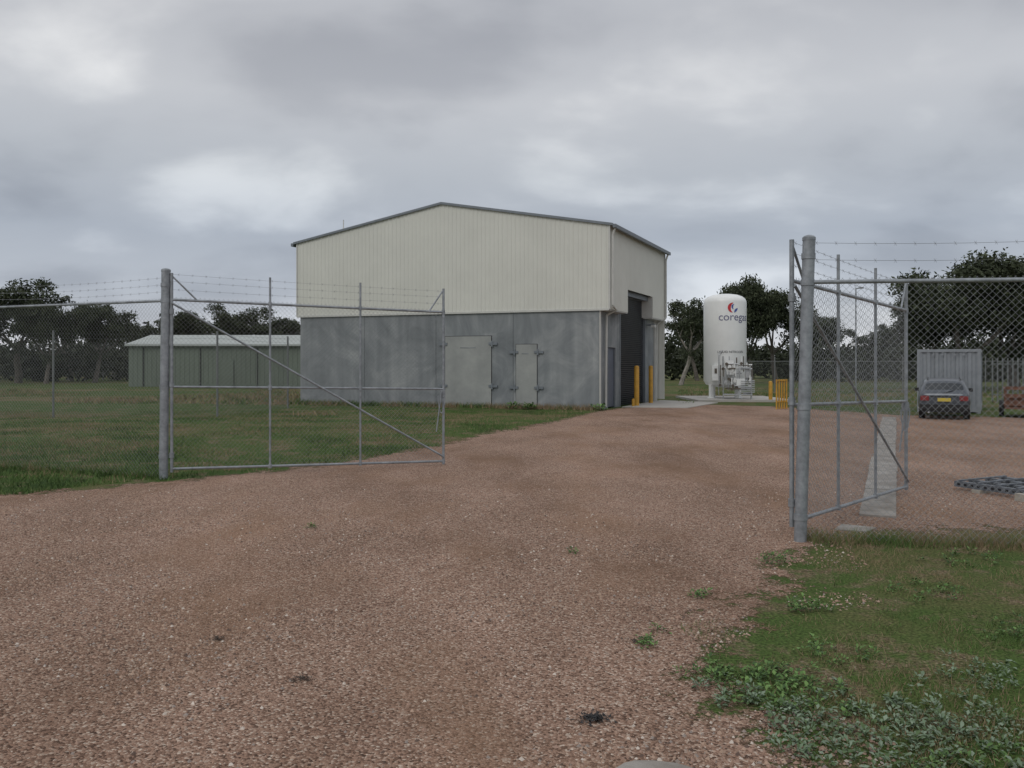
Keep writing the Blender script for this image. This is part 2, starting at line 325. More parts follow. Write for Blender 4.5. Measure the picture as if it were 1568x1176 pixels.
# ---------------------------------------------------------------- main shed
C=(3.83,32.6); GV=(-.936,.351); SV=(.410,.912)
def B(a,b,zv): return (C[0]+a*GV[0]+b*SV[0], C[1]+a*GV[1]+b*SV[1], zv)
LA,LB=14.53,8.99; EZ,RZ,CZ=7.30,8.60,3.98
def rz_(a): return EZ+(RZ-EZ)*(1-abs(a-LA/2)/(LA/2))
shed=empty('industrial_shed')
def ribs(L0,L1,pitch=.19):
    out=[]; s=L0
    while s<L1:
        for ds,o in ((0,0),(pitch*.62,0),(pitch*.70,.015),(pitch*.90,.015)): 
            if s+ds<L1: out.append((s+ds,o))
        s+=pitch
    out.append((L1,0)); return out
mb=MB()
P=ribs(0,LA)
for (a0,o0),(a1,o1) in zip(P[:-1],P[1:]):
    mb.face([B(a0,-o0,CZ),B(a0,-o0,rz_(a0)),B(a1,-o1,rz_(a1)),B(a1,-o1,CZ)])
P=ribs(0,LB); RO0,RO1,ROZ=2.55,6.6,4.95
for (b0,o0),(b1,o1) in zip(P[:-1],P[1:]):
    zb=ROZ if RO0<(b0+b1)/2<RO1 else CZ
    mb.face([B(-o0,b0,zb),B(-o1,b1,zb),B(-o1,b1,EZ),B(-o0,b0,EZ)])
P=ribs(0,LB)
for (b0,o0),(b1,o1) in zip(P[:-1],P[1:]): mb.face([B(LA+o0,b0,CZ),B(LA+o0,b0,EZ),B(LA+o1,b1,EZ),B(LA+o1,b1,CZ)])
P=ribs(0,LA)
for (a0,o0),(a1,o1) in zip(P[:-1],P[1:]): mb.face([B(a0,LB+o0,.1),B(a1,LB+o1,.1),B(a1,LB+o1,rz_(a1)),B(a0,LB+o0,rz_(a0))])
mb.obj('cladding',[m_clad],shed)
mb=MB()
edges=[.42,4.06,7.57,11.05,14.40]
for a0,a1 in zip(edges[:-1],edges[1:]): mb.box(a0+.008,a1-.008,.04,.22,-.1,CZ-.03,0,B)
for b0,b1 in ((.225,1.16),(2.2,2.8),(6.95,8.85)): mb.box(.42,.62,b0,b1,-.1,CZ-.03,0,B)
mb.box(.42,.62,1.162,2.198,2.5,CZ-.03,0,B)
mb.box(14.2,14.4,.225,8.85,-.1,CZ-.03,0,B)
mb.obj('precast_panels',[m_pre],shed)
mb=MB()
mb.box(.45,14.35,.10,.20,0,CZ-.05,0,B)
mb.box(.64,.70,.3,8.8,0,5.2,0,B)
mb.obj('joint_backing',[m_dark],shed)
mb=MB()
for a0,a1,zt in ((5.02,7.12,2.98),(3.02,3.92,2.62)):
    mb.box(a0-.02,a1+.02,.025,.045,.0,zt+.02,1,B)
    mb.box(a0,a1,.005,.03,.0,zt,0,B)
    mb.box((a0+a1)/2-.35,(a0+a1)/2+.35,-.003,.006,zt-.5,zt-.46,2,B) if a1-a0>1.5 else mb.box(a0+.35,a1-.25,-.003,.006,zt-.4,zt-.36,2,B)
    for zz_ in (.85 if zt<2.8 else .9, zt-.32):
        for ae in (a0,a1):
            s=1 if ae==a1 else -1
            lo,hi=sorted((ae-s*.1,ae+s*.28)); mb.box(lo,hi,-.03,.004,zz_-.05,zz_+.05,3,B)
            lo,hi=sorted((ae+s*.02,ae+s*.09)); mb.box(lo,hi,-.05,-.031,zz_-.12,zz_+.12,3,B)
mb.obj('hatch_doors',[m_pre_l,m_dark,m_pre,m_flash],shed)
mb=MB()
zq=0.02
while zq<4.75:
    mb.hexa([B(.52,2.82,zq),B(.52,6.93,zq),B(.56,6.93,zq),B(.56,2.82,zq),B(.49,2.82,zq+.06),B(.49,6.93,zq+.06),B(.56,6.93,zq+.06),B(.56,2.82,zq+.06)],0)
    zq+=.085
mb.box(.40,.60,2.8,2.9,0,4.8,1,B); mb.box(.40,.60,6.85,6.95,0,4.8,1,B)
mb.box(.2,.6,2.6,6.95,4.75,5.15,1,B)
mb.obj('roller_door',[m_roller,m_flash],shed)
mb=MB(); mb.box(.50,.54,1.2,2.16,.05,2.48,0,B); mb.box(.45,.52,1.163,1.2,0,2.498,1,B); mb.box(.45,.52,2.16,2.197,0,2.498,1,B); mb.box(.44,.5,1.28,1.33,1.0,1.12,1,B)
mb.obj('personnel_door',[m_blue,m_flash],shed)
mb=MB()
mb.box(.01,.42,.0,RO0,CZ-.04,CZ-.004,0,B); mb.box(.01,.42,RO1,LB,CZ-.04,CZ-.004,0,B)
mb.box(.0,.5,RO0-.03,RO0,CZ,ROZ,0,B); mb.box(.0,.5,RO1,RO1+.03,CZ,ROZ,0,B)
mb.box(0,LA,-.035,.035,CZ-.05,CZ+.03,0,B)
mb.box(-.035,.03,-.03,.04,CZ,EZ,0,B); mb.box(LA-.03,LA+.035,-.03,.04,CZ,EZ,0,B); mb.box(-.035,.03,LB-.05,LB+.03,CZ,EZ,0,B)
mb.box(.38,.418,.045,.16,0,CZ-.05,0,B); mb.box(.33,.415,8.5,8.85,0,CZ-.05,0,B)
mb.obj('flashing',[m_white],shed)
mb=MB()
h=LA/2
for a0,a1 in ((-.16,h),(h,LA+.16)):
    za=EZ+(RZ-EZ)*a0/h if a1==h else RZ; zb=RZ if a1==h else EZ-(RZ-EZ)*.16/h
    mb.hexa([B(a0,-.06,za+.03),B(a1,-.06,zb+.03),B(a1,LB+.06,zb+.03),B(a0,LB+.06,za+.03),B(a0,-.06,za+.07),B(a1,-.06,zb+.07),B(a1,LB+.06,zb+.07),B(a0,LB+.06,za+.07)],0)
    mb.hexa([B(a0,-.09,za-.02),B(a1,-.09,zb-.02),B(a1,-.062,zb-.02),B(a0,-.062,za-.02),B(a0,-.09,za+.08),B(a1,-.09,zb+.08),B(a1,-.062,zb+.08),B(a0,-.062,za+.08)],1)
mb.box(-.28,-.165,-.09,LB+.1,EZ-.13,EZ+.01,1,B); mb.box(LA+.165,LA+.28,-.09,LB+.1,EZ-.13,EZ+.01,1,B)
mb.obj('roof',[m_roof,m_flash],shed)
mb=MB()
mb.path([B(-.2,.12,EZ-.1),B(-.1,.12,EZ-.4),B(-.1,.12,CZ+.15),B(-.1,.6,CZ+.0),B(.3,.62,CZ-.2),B(.34,.62,.1)],.045)
mb.path([B(-.2,LB-.15,EZ-.1),B(-.1,LB-.15,EZ-.4),B(-.1,LB-.15,CZ+.1),B(.3,LB-.3,CZ-.2),B(.34,LB-.3,.1)],.045)
mb.tube(B(13.2,1.6,7.4),B(13.2,1.6,8.55),.025)
mb.obj('downpipes',[m_white],shed)
mb=MB(); mb.box(.02,.36,7.05,7.2,3.62,3.7,0,B); mb.box(-.02,.16,6.98,7.28,3.55,3.66,1,B); mb.obj('wall_lamp',[m_flash,m_white],shed)

# slabs
mb=MB(); mb.hexa([(4.6,34.7,-.1),(7.2,34.0,-.1),(9.6,38.6,-.1),(7.4,41.2,-.1),(4.6,34.7,.03),(7.2,34.0,.03),(9.6,38.6,.03),(7.4,41.2,.03)]); mb.obj('concrete_apron',[m_conc])
mb=MB(); mb.box(8.9,13.6,39.7,45,-.1,.1); mb.obj('tank_plinth',[m_conc])
mb=MB()
c0=V((4.3,9.75,0)); c1=V((12.75,28,0)); dr=(c1-c0).normalized(); pr=V((dr.y,-dr.x,0))
nseg=9; Lc=(c1-c0).length/nseg
for i in range(nseg):
    a=c0+dr*(i*Lc+.01); b_=c0+dr*((i+1)*Lc-.01); w_=.22+random.uniform(-.03,.03); zt=.028+random.uniform(-.006,.006)
    mb.hexa([tuple(q+V((0,0,zv))) for zv in (-.1,zt) for q in (a-pr*w_,b_-pr*w_,b_+pr*w_,a+pr*w_)][0:8])
mb.hexa([(3.5,9.0,-.1),(3.8,8.87,-.1),(4.0,9.1,-.1),(3.7,9.3,-.1),(3.5,9.0,.012),(3.8,8.87,.012),(4.0,9.1,.012),(3.7,9.3,.012)])
mb.obj('concrete_path',[m_conc_old])
mb=MB(); pts=[(.42+.19*(1+math.cos(t))+.02*math.sin(3*t),3.60+.13*math.sin(t)) for t in [i*.45 for i in range(14)]]
mb.face([(x_,y_,.02) for x_,y_ in pts]); 
for i in range(14):
    a,b_=pts[i],pts[(i+1)%14]; mb.face([(a[0],a[1],0),(b_[0],b_[1],0),(b_[0],b_[1],.02),(a[0],a[1],.02)])
mb.obj('concrete_cover',[m_conc_old])
m_litter=mat('litter_brown',(.05,.035,.025),.9)
def litter(name,x0_,y0_,s_,n_):
    T=[]
    for i in range(n_):
        a=random.random()*6.28; r=abs(random.gauss(0,s_)); x_=x0_+r*math.cos(a)*1.25; y_=y0_+r*math.sin(a); l=random.uniform(.008,.03); b_=random.random()*6.28; zt=random.uniform(.008,.022)
        T.append([(x_,y_,zt),(x_+l*math.cos(b_),y_+l*math.sin(b_),zt+.006),(x_+l*.6*math.cos(b_+1),y_+l*.6*math.sin(b_+1),zt)])
    batch(name,np.array(T),np.zeros(len(T)),[m_black if n_>100 else m_litter])
litter('leaf_litter',.42,4.19,.04,260); litter('leaf_litter',-1.19,4.72,.035,70); litter('leaf_litter',-1.92,5.4,.03,50); litter('leaf_litter',.8,5.35,.05,50)

# ---------------------------------------------------------------- bollards / barrier
def bollard(x,y,hh,r=.08):
    mb=MB(); mb.lathe((0,0,0),[(r*1.6,0),(r*1.6,.02),(r,.025),(r,hh-.06),(r*.85,hh-.02),(r*.4,hh),(0,hh)],18); mb.obj('bollard',[m_yel],None,40,(x,y,0))
bollard(5.37,35.7,1.75,.11); bollard(6.40,38.2,1.75,.10); bollard(5.15,35.2,.35,.06)
bollard((1180-784)/1269*40,40,1.0,.09)
mb=MB()
for i in range(5):
    x_=10.6+i*.14; mb.tube((x_,33.2+i*.12,0),(x_,33.2+i*.12,1.2),.032,n=12)
for zz_ in (.3,1.15): mb.tube((10.6,33.2,zz_),(11.16,33.68,zz_),.028)
mb.obj('safety_barrier',[m_yel],None,40)

# ---------------------------------------------------------------- gas tank
tank=empty('gas_storage_tank'); TC=(10.87,42.3); TR=1.065
m_tank=mat('tank_white',(.80,.81,.80),.35,0,.04,1.5)
mb=MB(); prof=[(0,.62),(.6,.66),(.95,.78),(TR,.98),(TR,4.92),(TR*.985,5.02),(TR*.93,5.14),(TR*.80,5.25),(TR*.6,5.33),(TR*.3,5.38),(0,5.39)]
mb.lathe((TC[0],TC[1],0),prof,56); mb.obj('vessel',[m_tank],tank,35)
n_=V((-TC[0],-TC[1],0)).normalized(); t_=V((-n_.y,n_.x,0)); 
if t_.x<0: t_=-t_
def TP(th,r,zv): q=V((TC[0],TC[1],0))+n_*(r*math.cos(th))+t_*(r*math.sin(th)); return (q.x,q.y,zv)
mb=MB()
for th in (-.85,.85,2.4,-2.4):
    mb.hexa([TP(th-.09,.98,.1),TP(th+.09,.98,.1),TP(th+.09,.80,.1),TP(th-.09,.80,.1),TP(th-.09,.98,1.0),TP(th+.09,.98,1.0),TP(th+.09,.80,1.0),TP(th-.09,.80,1.0)])
    mb.tube(TP(th,.89,.1),TP(th,.89,.13),.2)
mb.obj('legs',[m_tank],tank)
m_steel=mat('stainless',(.46,.47,.48),.35,.6,.15,6); m_brass=mat('valve_dark',(.12,.10,.08),.5,.4,.2,8)
mb=MB(); rnd=random.Random(5)
def tbox(u0,u1,r0,r1,z0,z1,mi):
    f=lambda u,r,zv: tuple(V((TC[0],TC[1],0))+n_*r+t_*u+V((0,0,zv)))
    mb.box(u0,u1,r0,r1,z0,z1,mi,f)
def tpt(u,r,zv): return tuple(V((TC[0],TC[1],0))+n_*r+t_*u+V((0,0,zv)))
for i in range(46):
    u=rnd.uniform(-.25,1.25); r0=rnd.uniform(1.1,1.75); z0=rnd.uniform(.35,1.9); rad=rnd.uniform(.018,.04); c=rnd.choice((0,0,3,1))
    if rnd.random()<.5: mb.tube(tpt(u,r0,z0),tpt(u,r0,min(2.2,z0+rnd.uniform(.3,.9))),rad,mi=c)
    else: mb.tube(tpt(u,r0,z0),tpt(min(1.3,u+rnd.uniform(.25,.7)),r0,z0),rad,mi=c)
    if rnd.random()<.6: mb.tube(tpt(u,r0,z0),tpt(u,r0+.12,z0),.075,n=12,mi=rnd.choice((0,1,1,3)))
tbox(.0,.42,1.15,1.5,1.3,2.0,3); tbox(.55,.95,1.2,1.6,.55,1.1,3); tbox(.98,1.2,1.2,1.5,1.15,1.6,0)
tbox(-.62,-.28,.95,1.15,1.0,1.75,3); tbox(-.5,-.38,1.152,1.17,1.35,1.6,1)
tbox(-.1,1.3,1.1,1.8,.30,.35,0)
for u in (-.08,1.25):
    for r0 in (1.12,1.76): mb.tube(tpt(u,r0,.1),tpt(u,r0,1.2),.028,mi=0)
mb.tube(tpt(.22,1.5,1.68),tpt(.22,1.56,1.68),.13,n=16,mi=1); mb.tube(tpt(.22,1.561,1.68),tpt(.22,1.57,1.68),.10,n=16,mi=3)
for k in range(7): mb.tube(tpt(.75,1.85,.45+k*.09),tpt(1.4,1.7,.45+k*.09),.026,mi=0)
mb.path([tpt(-.3,1.15,.3),tpt(-.3,1.15,2.3),tpt(-.1,1.08,2.5)],.02,mi=0)
mb.obj('pipework',[m_steel,m_brass,m_yel,m_tank],tank,40)
def wraptext(s,size,th0,zc,m,name):
    cu=bpy.data.curves.new(name,'FONT'); cu.body=s; cu.size=size; cu.align_x='CENTER'; cu.align_y='CENTER'
    to=bpy.data.objects.new(name+'_c',cu); sc.collection.objects.link(to); bpy.context.view_layer.update()
    me=bpy.data.meshes.new_from_object(to.evaluated_get(bpy.context.evaluated_depsgraph_get())); bpy.data.objects.remove(to)
    for v in me.vertices: v.co=TP(th0+v.co.x/TR,TR+.012,zc+v.co.y)
    me.materials.clear(); me.materials.append(m); o=bpy.data.objects.new(name,me); sc.collection.objects.link(o); o.parent=tank
m_txt=mat('lettering_grey',(.15,.15,.26),.5); m_red=mat('logo_red',(.55,.03,.04),.5); m_lb=mat('logo_blue',(.06,.10,.35),.5); m_bk=mat('lettering_black',(.03,.03,.04),.5)
wraptext('coregas',.55,.50,4.16,m_txt,'lettering'); wraptext('LIQUID NITROGEN',.16,.30,2.42,m_bk,'small_lettering')
mb=MB()
def ring(cu,cv,r0,r1,a0,a1,mi,n=14):
    for i in range(n):
        A=a0+(a1-a0)*i/n; Bq=a0+(a1-a0)*(i+1)/n
        w0=math.sin(math.pi*i/n)**.7 if 0<i<n else 0; w1=math.sin(math.pi*(i+1)/n)**.7 if i+1<n else 0
        f=lambda r,a:TP(cu+r*math.cos(a)/TR,TR+.012,cv+r*math.sin(a))
        ri0=r1-(r1-r0)*w0; ri1=r1-(r1-r0)*w1
        mb.face([f(ri0,A),f(r1,A),f(r1,Bq),f(ri1,Bq)],mi)
ring(.36,4.63,.10,.25,1.4,4.7,0); ring(.38,4.62,.12,.24,4.9,6.3,1); ring(.42,4.68,.04,.13,1.4,4.6,1)
mb.obj('logo',[m_red,m_lb],tank)

# ---------------------------------------------------------------- fences and gates
def prism(mb,p0,p1,r,mi=0): mb.tube(p0,p1,r,n=3,mi=mi,cap=False)
def chainlink(mb,A,Bp,zb0,zt0,zb1,zt1,pitch=.071,r=.0016,mi=0):
    A=V((*A,0)); Bp=V((*Bp,0)); Ln=(Bp-A).length; u=(Bp-A)/Ln; nrm=V((-u.y,u.x,0))
    H=max(zt0-zb0,zt1-zb1)
    def pt(s,h,off): 
        t=s/Ln; zb=zb0+(zb1-zb0)*t; zt=zt0+(zt1-zt0)*t; q=A+u*s+nrm*off; return (q.x,q.y,zb+(zt-zb)*h/H)
    s=-H
    while s<Ln:
        s0=max(s,0); h0=s0-s; s1=min(s+H,Ln); h1=s1-s
        if s1>s0: prism(mb,pt(s0,h0,.002),pt(s1,h1,.002),r,mi)
        if s1>s0: prism(mb,pt(s0,H-(s0-s),-.002),pt(s1,H-(s1-s),-.002),r,mi)
        s+=pitch
def barbed(mb,p0,p1,sag=.02,r=.0022,step=.14,mi=0):
    p0=V(p0); p1=V(p1); Ln=(p1-p0).length; n=max(2,int(Ln/.5)); pts=[]
    for i in range(n+1):
        t=i/n; q=p0.lerp(p1,t); q.z-=sag*4*t*(1-t); pts.append(q)
    for a,b_ in zip(pts[:-1],pts[1:]): prism(mb,a,b_,r,mi)
    k=int(Ln/step)
    for i in range(k):
        t=(i+.5)/k; q=p0.lerp(p1,t); q.z-=sag*4*t*(1-t)
        for dd in ((.012,.005,.02),(-.012,.004,.02)): prism(mb,q-V(dd),q+V(dd),.0016,mi)
def post(name,x,y,hh,r,lean=(0,0),clamps=()):
    mb=MB(); mb.tube((0,0,-.1),(lean[0],lean[1],hh-.03),r,n=20); mb.lathe((lean[0],lean[1],hh-.03),[(r*1.06,0),(r*1.06,.03),(r*.8,.045),(r*.3,.055),(0,.057)],20)
    for zc in clamps:
        f=zc/hh; mb.tube((lean[0]*f,lean[1]*f,zc-.03),(lean[0]*f,lean[1]*f,zc+.03),r*1.12,n=20)
    mb.obj(name,[m_galv],None,40,(x,y,0))
post('gate_post',-5.49,13.05,3.29,.068,(.04,0),(.35,1.45,2.8,3.05))
post('gate_post',2.926,8.42,3.09,.062,(.092,0),(.25,1.37,2.63,2.9))

def gate(name,A,Bp,zb0,zt0,zb1,zt1,arm_side):
    mb=MB(); A2=V((*A,0)); B2=V((*Bp,0))
    def pt(t,h): q=A2.lerp(B2,t); zb=zb0+(zb1-zb0)*t; zt=zt0+(zt1-zt0)*t; return V((q.x,q.y,zb+(zt-zb)*h))
    r=.021
    mb.tube(pt(0,0),pt(1,0),r,n=12); mb.tube(pt(0,1),pt(1,1),r,n=12); mb.tube(pt(0,.485),pt(1,.485),r*.9,n=12)
    H=zt0-zb0
    mb.tube(pt(0,-.02),pt(0,1+.42/H),r*1.15,n=12); mb.tube(pt(1,-.02),pt(1,1+.42/H),r*1.1,n=12)
    for t in (1/3,2/3): mb.tube(pt(t,0),pt(t,1+.44/H),r*.85,n=10); mb.tube(pt(t,.47),pt(t,.5),r*1.5,n=10)
    off=V((B2.y-A2.y,-(B2.x-A2.x),0)).normalized()*.03
    mb.tube(pt(0,.98)+off,pt(1,.03)+off,r*.8,n=10)
    mb.tube(pt(.94,1.0),pt(1,1+.40/H),r*.7,n=8); mb.tube(pt(.0,1+.38/H),pt(.085,1.0),r*.7,n=8)
    for t in (1/3,2/3,1): mb.tube(pt(t,-.012),pt(t,.012),r*1.45,n=10); mb.tube(pt(t,.988),pt(t,1.012),r*1.45,n=10)
    for h in (.08,.5,.93):
        mb.tube(pt(0,h)+V((0,0,-.04)),pt(0,h)+V((0,0,.04)),.036,n=12)
    q=pt(1,.46); mb.box(q.x-.05,q.x+.03,q.y-.03,q.y+.03,q.z-.08,q.z+.05)
    prev=None
    for i in range(16):
        a=i/15*math.pi; c_=V((q.x-.06*math.cos(a)-.03,q.y-.04,q.z-.05-.32*math.sin(a)+.02*(i%2)))
        if prev: mb.tube(prev,c_,.009,n=6)
        prev=c_
    mb.tube(pt(1,.0)+V((0,0,-.05)),pt(1,.42),.010,n=8)
    mb.tube(pt(1,.2)+V((-.12,-.06,0)),pt(1,.47)+V((-.03,-.05,0)),.012,n=8)
    chainlink(mb,A,Bp,zb0,zt0+.045,zb1,zt1+.045,mi=1)
    for k in (.16,.29,.40):
        barbed(mb,pt(0,1+k/H),pt(1,1+k/H*.93),.012,r=.0018,step=.2,mi=1)
    mb.obj(name,[m_galv,m_wire],None,40)
gate('chain_link_gate',(-5.36,13.05),(-1.226,14.82),.155,2.82,.07,2.735,1)
gate('chain_link_gate',(2.87,8.50),(5.55,11.67),.185,2.66,.08,2.56,1)
def fence(name,pts,top,hpost,rp=.03,wires=(.2,.32,.42),r=.0016,mats=None,pitch=.071,rail=True,first=True,botrail=False):
    mb=MB()
    for i,p in enumerate(pts):
        if i>0 or first: mb.tube((p[0],p[1],-.1),(p[0],p[1],hpost),rp,n=12)
    for a,b_ in zip(pts[:-1],pts[1:]):
        if rail: mb.tube((*a,top),(*b_,top),.021,n=12)
        chainlink(mb,a,b_,.03,top+.04,.03,top+.04,r=r,mi=1,pitch=pitch)
        for k in wires: barbed(mb,(*a,top+k),(*b_,top+k),.03,r=max(r,.002),step=.18,mi=1)
    mb.obj(name,mats or [m_galv,m_wire],None,40)
fence('chain_link_fence',[(2.99,8.40),(6.0,8.02),(9.2,7.62),(12.4,7.2)],2.634,3.08,wires=(.23,.40),first=False)
fence('chain_link_fence',[(-5.52,13.05),(-9.15,14.58),(-12.4,15.9),(-15.6,17.1)],2.80,3.15,wires=(.14,.25,.36),first=False)
fence('chain_link_fence',[(-28,27),(-20.9,27.5),(-15.5,28),(-10.1,28.4),(-9.2,34)],2.5,2.95,rp=.035,wires=(.2,.35),r=.0022,mats=[m_wire_far,m_wire_far],pitch=.10,rail=False)
fence('chain_link_fence',[(13,54),(17,53.6),(21,53.3),(25,53),(30,52.5),(36,52),(44,51)],2.0,2.3,rp=.035,wires=(.2,),r=.003,mats=[m_wire_far,m_wire_far],pitch=.12,rail=True)
mb=MB()
for i in range(40): mb.box(-75+i*2,-74.85+i*2,95,95.15,0,1.3)
for zz_ in (.5,.85,1.2): mb.box(-75,5,94.97,95.0,zz_,zz_+.06)
mb.obj('paddock_fence',[m_wire_far])
mb=MB()
for i in range(60): 
    x_=22.6+i*.24; mb.box(x_,x_+.05,39,39.04,0,2.1)
for zz_ in (.35,1.8): mb.box(22.6,37,39.045,39.09,zz_,zz_+.05)
mb.obj('palisade_fence',[m_wire_far])
mb=MB(); mb.tube((16.6,40,0),(16.6,40,5.5),.04,.03,n=8); mb.tube((16.6,40,5.45),(16.75,39.9,5.5),.03,n=8); mb.box(16.7,16.9,39.8,39.95,5.45,5.52); mb.obj('light_pole',[m_galv])

# ---------------------------------------------------------------- far green shed
m_gs=mat('green_grey_sheet',(.14,.17,.135),.6,0,.1,.5); m_gr=mat('pale_roof',(.36,.39,.37),.5,0,.06,.4)
fs=empty('storage_shed'); mb=MB()
x0,x1,y0,y1=-31,-12,67,76
pp=[]; s=x0
while s<x1: pp+=[(s,0),(s+.22,0),(s+.25,.03),(s+.35,.03)]; s+=.38
pp.append((x1,0))
for (a,o0),(b_,o1) in zip(pp[:-1],pp[1:]): mb.face([(a,y0-o0,-.1),(b_,y0-o1,-.1),(b_,y0-o1,3.3),(a,y0-o0,3.3)])
mb.face([(x0,y0,-.1),(x0,y0,3.3),(x0,(y0+y1)/2,4.2),(x0,y1,3.3),(x0,y1,-.1)]); mb.face([(x1,y0,-.1),(x1,y1,-.1),(x1,y1,3.3),(x1,(y0+y1)/2,4.2),(x1,y0,3.3)]); mb.face([(x0,y1,-.1),(x0,y1,3.3),(x1,y1,3.3),(x1,y1,-.1)])
mb.obj('walls',[m_gs],fs)
mb=MB(); ym=(y0+y1)/2
mb.hexa([(x0-.2,y0-.3,3.28),(x1+.2,y0-.3,3.28),(x1+.2,ym,4.2),(x0-.2,ym,4.2),(x0-.2,y0-.3,3.42),(x1+.2,y0-.3,3.42),(x1+.2,ym,4.34),(x0-.2,ym,4.34)])
mb.hexa([(x0-.2,ym,4.2),(x1+.2,ym,4.2),(x1+.2,y1+.3,3.28),(x0-.2,y1+.3,3.28),(x0-.2,ym,4.34),(x1+.2,ym,4.34),(x1+.2,y1+.3,3.42),(x0-.2,y1+.3,3.42)])
mb.obj('roof',[m_gr],fs)
mb=MB()
for k in range(4):
    a=x0+1.2+k*4.6; mb.box(a,a+.05,y0-.09,y0-.05,0,3.2); 
mb.box(x0+7.5,x0+8.5,y0-.11,y0-.07,0,2.2,1)
mb.obj('doors',[m_dark,m_gs],fs)

# ---------------------------------------------------------------- shipping container (end facing the yard)
m_ct=mat('container_grey',(.23,.25,.27),.6,0,.14,1.5)
ct=empty('shipping_container',(15.3,31.3,0)); ct.rotation_euler=(0,0,math.radians(-30)); cx0,cx1,cy0,cy1,ch=0,2.1,0,6.0,2.37
mb=MB(); 
def corr(p0,p1,nrm,zb,zt,pitch=.27,dep=.045):
    p0=V(p0); p1=V(p1); Ln=(p1-p0).length; u=(p1-p0)/Ln; pts=[]; s=0
    while s<Ln-.01:
        for ds,o in ((0,0),(pitch*.3,0),(pitch*.5,dep),(pitch*.8,dep)):
            if s+ds<Ln: pts.append((s+ds,o))
        s+=pitch
    pts.append((Ln,0))
    for (a,o0),(b_,o1) in zip(pts[:-1],pts[1:]):
        q0=p0+u*a-V(nrm)*o0; q1=p0+u*b_-V(nrm)*o1; mb.face([(q0.x,q0.y,zb),(q1.x,q1.y,zb),(q1.x,q1.y,zt),(q0.x,q0.y,zt)])
corr((cx0+.08,cy0+.03,0),(cx1-.08,cy0+.03,0),(0,-1,0),.15,ch-.1); corr((cx0+.03,cy0+.08,0),(cx0+.03,cy1-.08,0),(-1,0,0),.15,ch-.1)
corr((cx1-.03,cy0+.08,0),(cx1-.03,cy1-.08,0),(1,0,0),.15,ch-.1); corr((cx0+.08,cy1-.03,0),(cx1-.08,cy1-.03,0),(0,1,0),.15,ch-.1)
mb.face([(cx0,cy0,ch-.02),(cx1,cy0,ch-.02),(cx1,cy1,ch-.02),(cx0,cy1,ch-.02)])
mb.obj('corrugated_walls',[m_ct],ct)
mb=MB()
for x_ in (cx0,cx1-.1):
    for y_ in (cy0,cy1-.1): mb.box(x_,x_+.1,y_,y_+.1,.0,ch)
for y_ in (cy0,cy1-.08):
    mb.box(cx0+.1,cx1-.1,y_,y_+.08,.05,.17); mb.box(cx0+.1,cx1-.1,y_,y_+.08,ch-.11,ch-.003)
for x_ in (cx0,cx1-.08):
    mb.box(x_,x_+.08,cy0+.1,cy1-.1,.05,.17); mb.box(x_,x_+.08,cy0+.1,cy1-.1,ch-.11,ch-.003)
for k,xx_ in enumerate((.55,.85,1.25,1.55)):
    mb.tube((xx_,-.02,.12),(xx_,-.02,ch-.1),.016,n=8); mb.box(xx_-.04,xx_+.04,-.045,-.001,.16,.22); mb.box(xx_-.04,xx_+.04,-.045,-.001,ch-.24,ch-.18)
mb.obj('frame',[m_ct],ct)

# ---------------------------------------------------------------- rusty trailer
rt=empty('farm_trailer',(16.6,27.9,0)); rt.rotation_euler=(0,0,math.radians(-30)); mb=MB(); tx,ty=0,0
for x_ in (tx,tx+.7,tx+1.4):
    for y_ in (ty,ty+2.2): mb.box(x_,x_+.06,y_,y_+.06,.35,1.0)
for zz_ in (.42,.68,.95):
    mb.box(tx-.02,tx+1.48,ty-.03,ty-.001,zz_,zz_+.06); mb.box(tx-.02,tx+1.48,ty+2.263,ty+2.29,zz_,zz_+.06)
    mb.box(tx-.035,tx-.004,ty-.03,ty+2.29,zz_,zz_+.06); mb.box(tx+1.484,tx+1.515,ty-.03,ty+2.29,zz_,zz_+.06)
mb.box(tx,tx+1.46,ty,ty+2.26,.3,.36); mb.face([(tx+.02,ty+.07,.36),(tx+1.4,ty+.07,.36),(tx+1.4,ty+.07,.7),(tx+.02,ty+.07,.8)])
mb.tube((tx+.7,ty-.01,.3),(tx+.7,ty-.6,.28),.04)
mb.obj('frame',[m_rust],rt)
mb=MB()
for x_ in (tx-.16,tx+1.52):
    mb.tube((x_,ty+1.1,.29),(x_+.14,ty+1.1,.29),.29,n=20); mb.tube((x_-.01,ty+1.1,.29),(x_+.15,ty+1.1,.29),.13,n=14,mi=1)
mb.tube((tx-.1,ty+1.1,.29),(tx+1.6,ty+1.1,.29),.03,mi=1)
mb.obj('wheels',[m_black,m_rust],rt,40)

# ---------------------------------------------------------------- steel racking on the ground
mb=MB(); 
def RT(x,y,zv): return (6.35+x*.45+y*.89,11.9-x*.89+y*.45,zv)
for y_ in (0,.32,.7,1.02): 
    mb.box(0,2.4,y_,y_+.07,.05,.13,0,RT)
    for k in range(24): mb.box(.05+k*.1,.09+k*.1,y_-.004,y_-.0005,.075,.105,1,RT)
for k in range(9): mb.box(.05+k*.28,.09+k*.28,.005,1.08,.131,.15,0,RT)
for k in range(3): mb.box(.3+k*.8,.42+k*.8,-.05,1.15,.0,.048,2,RT)
mb.box(1.0,1.5,-.2,-.08,.0,.1,2,RT)
mb.obj('steel_racking',[mat('racking_grey',(.13,.145,.165),.5,.3,.3,6),m_dark,m_timber])

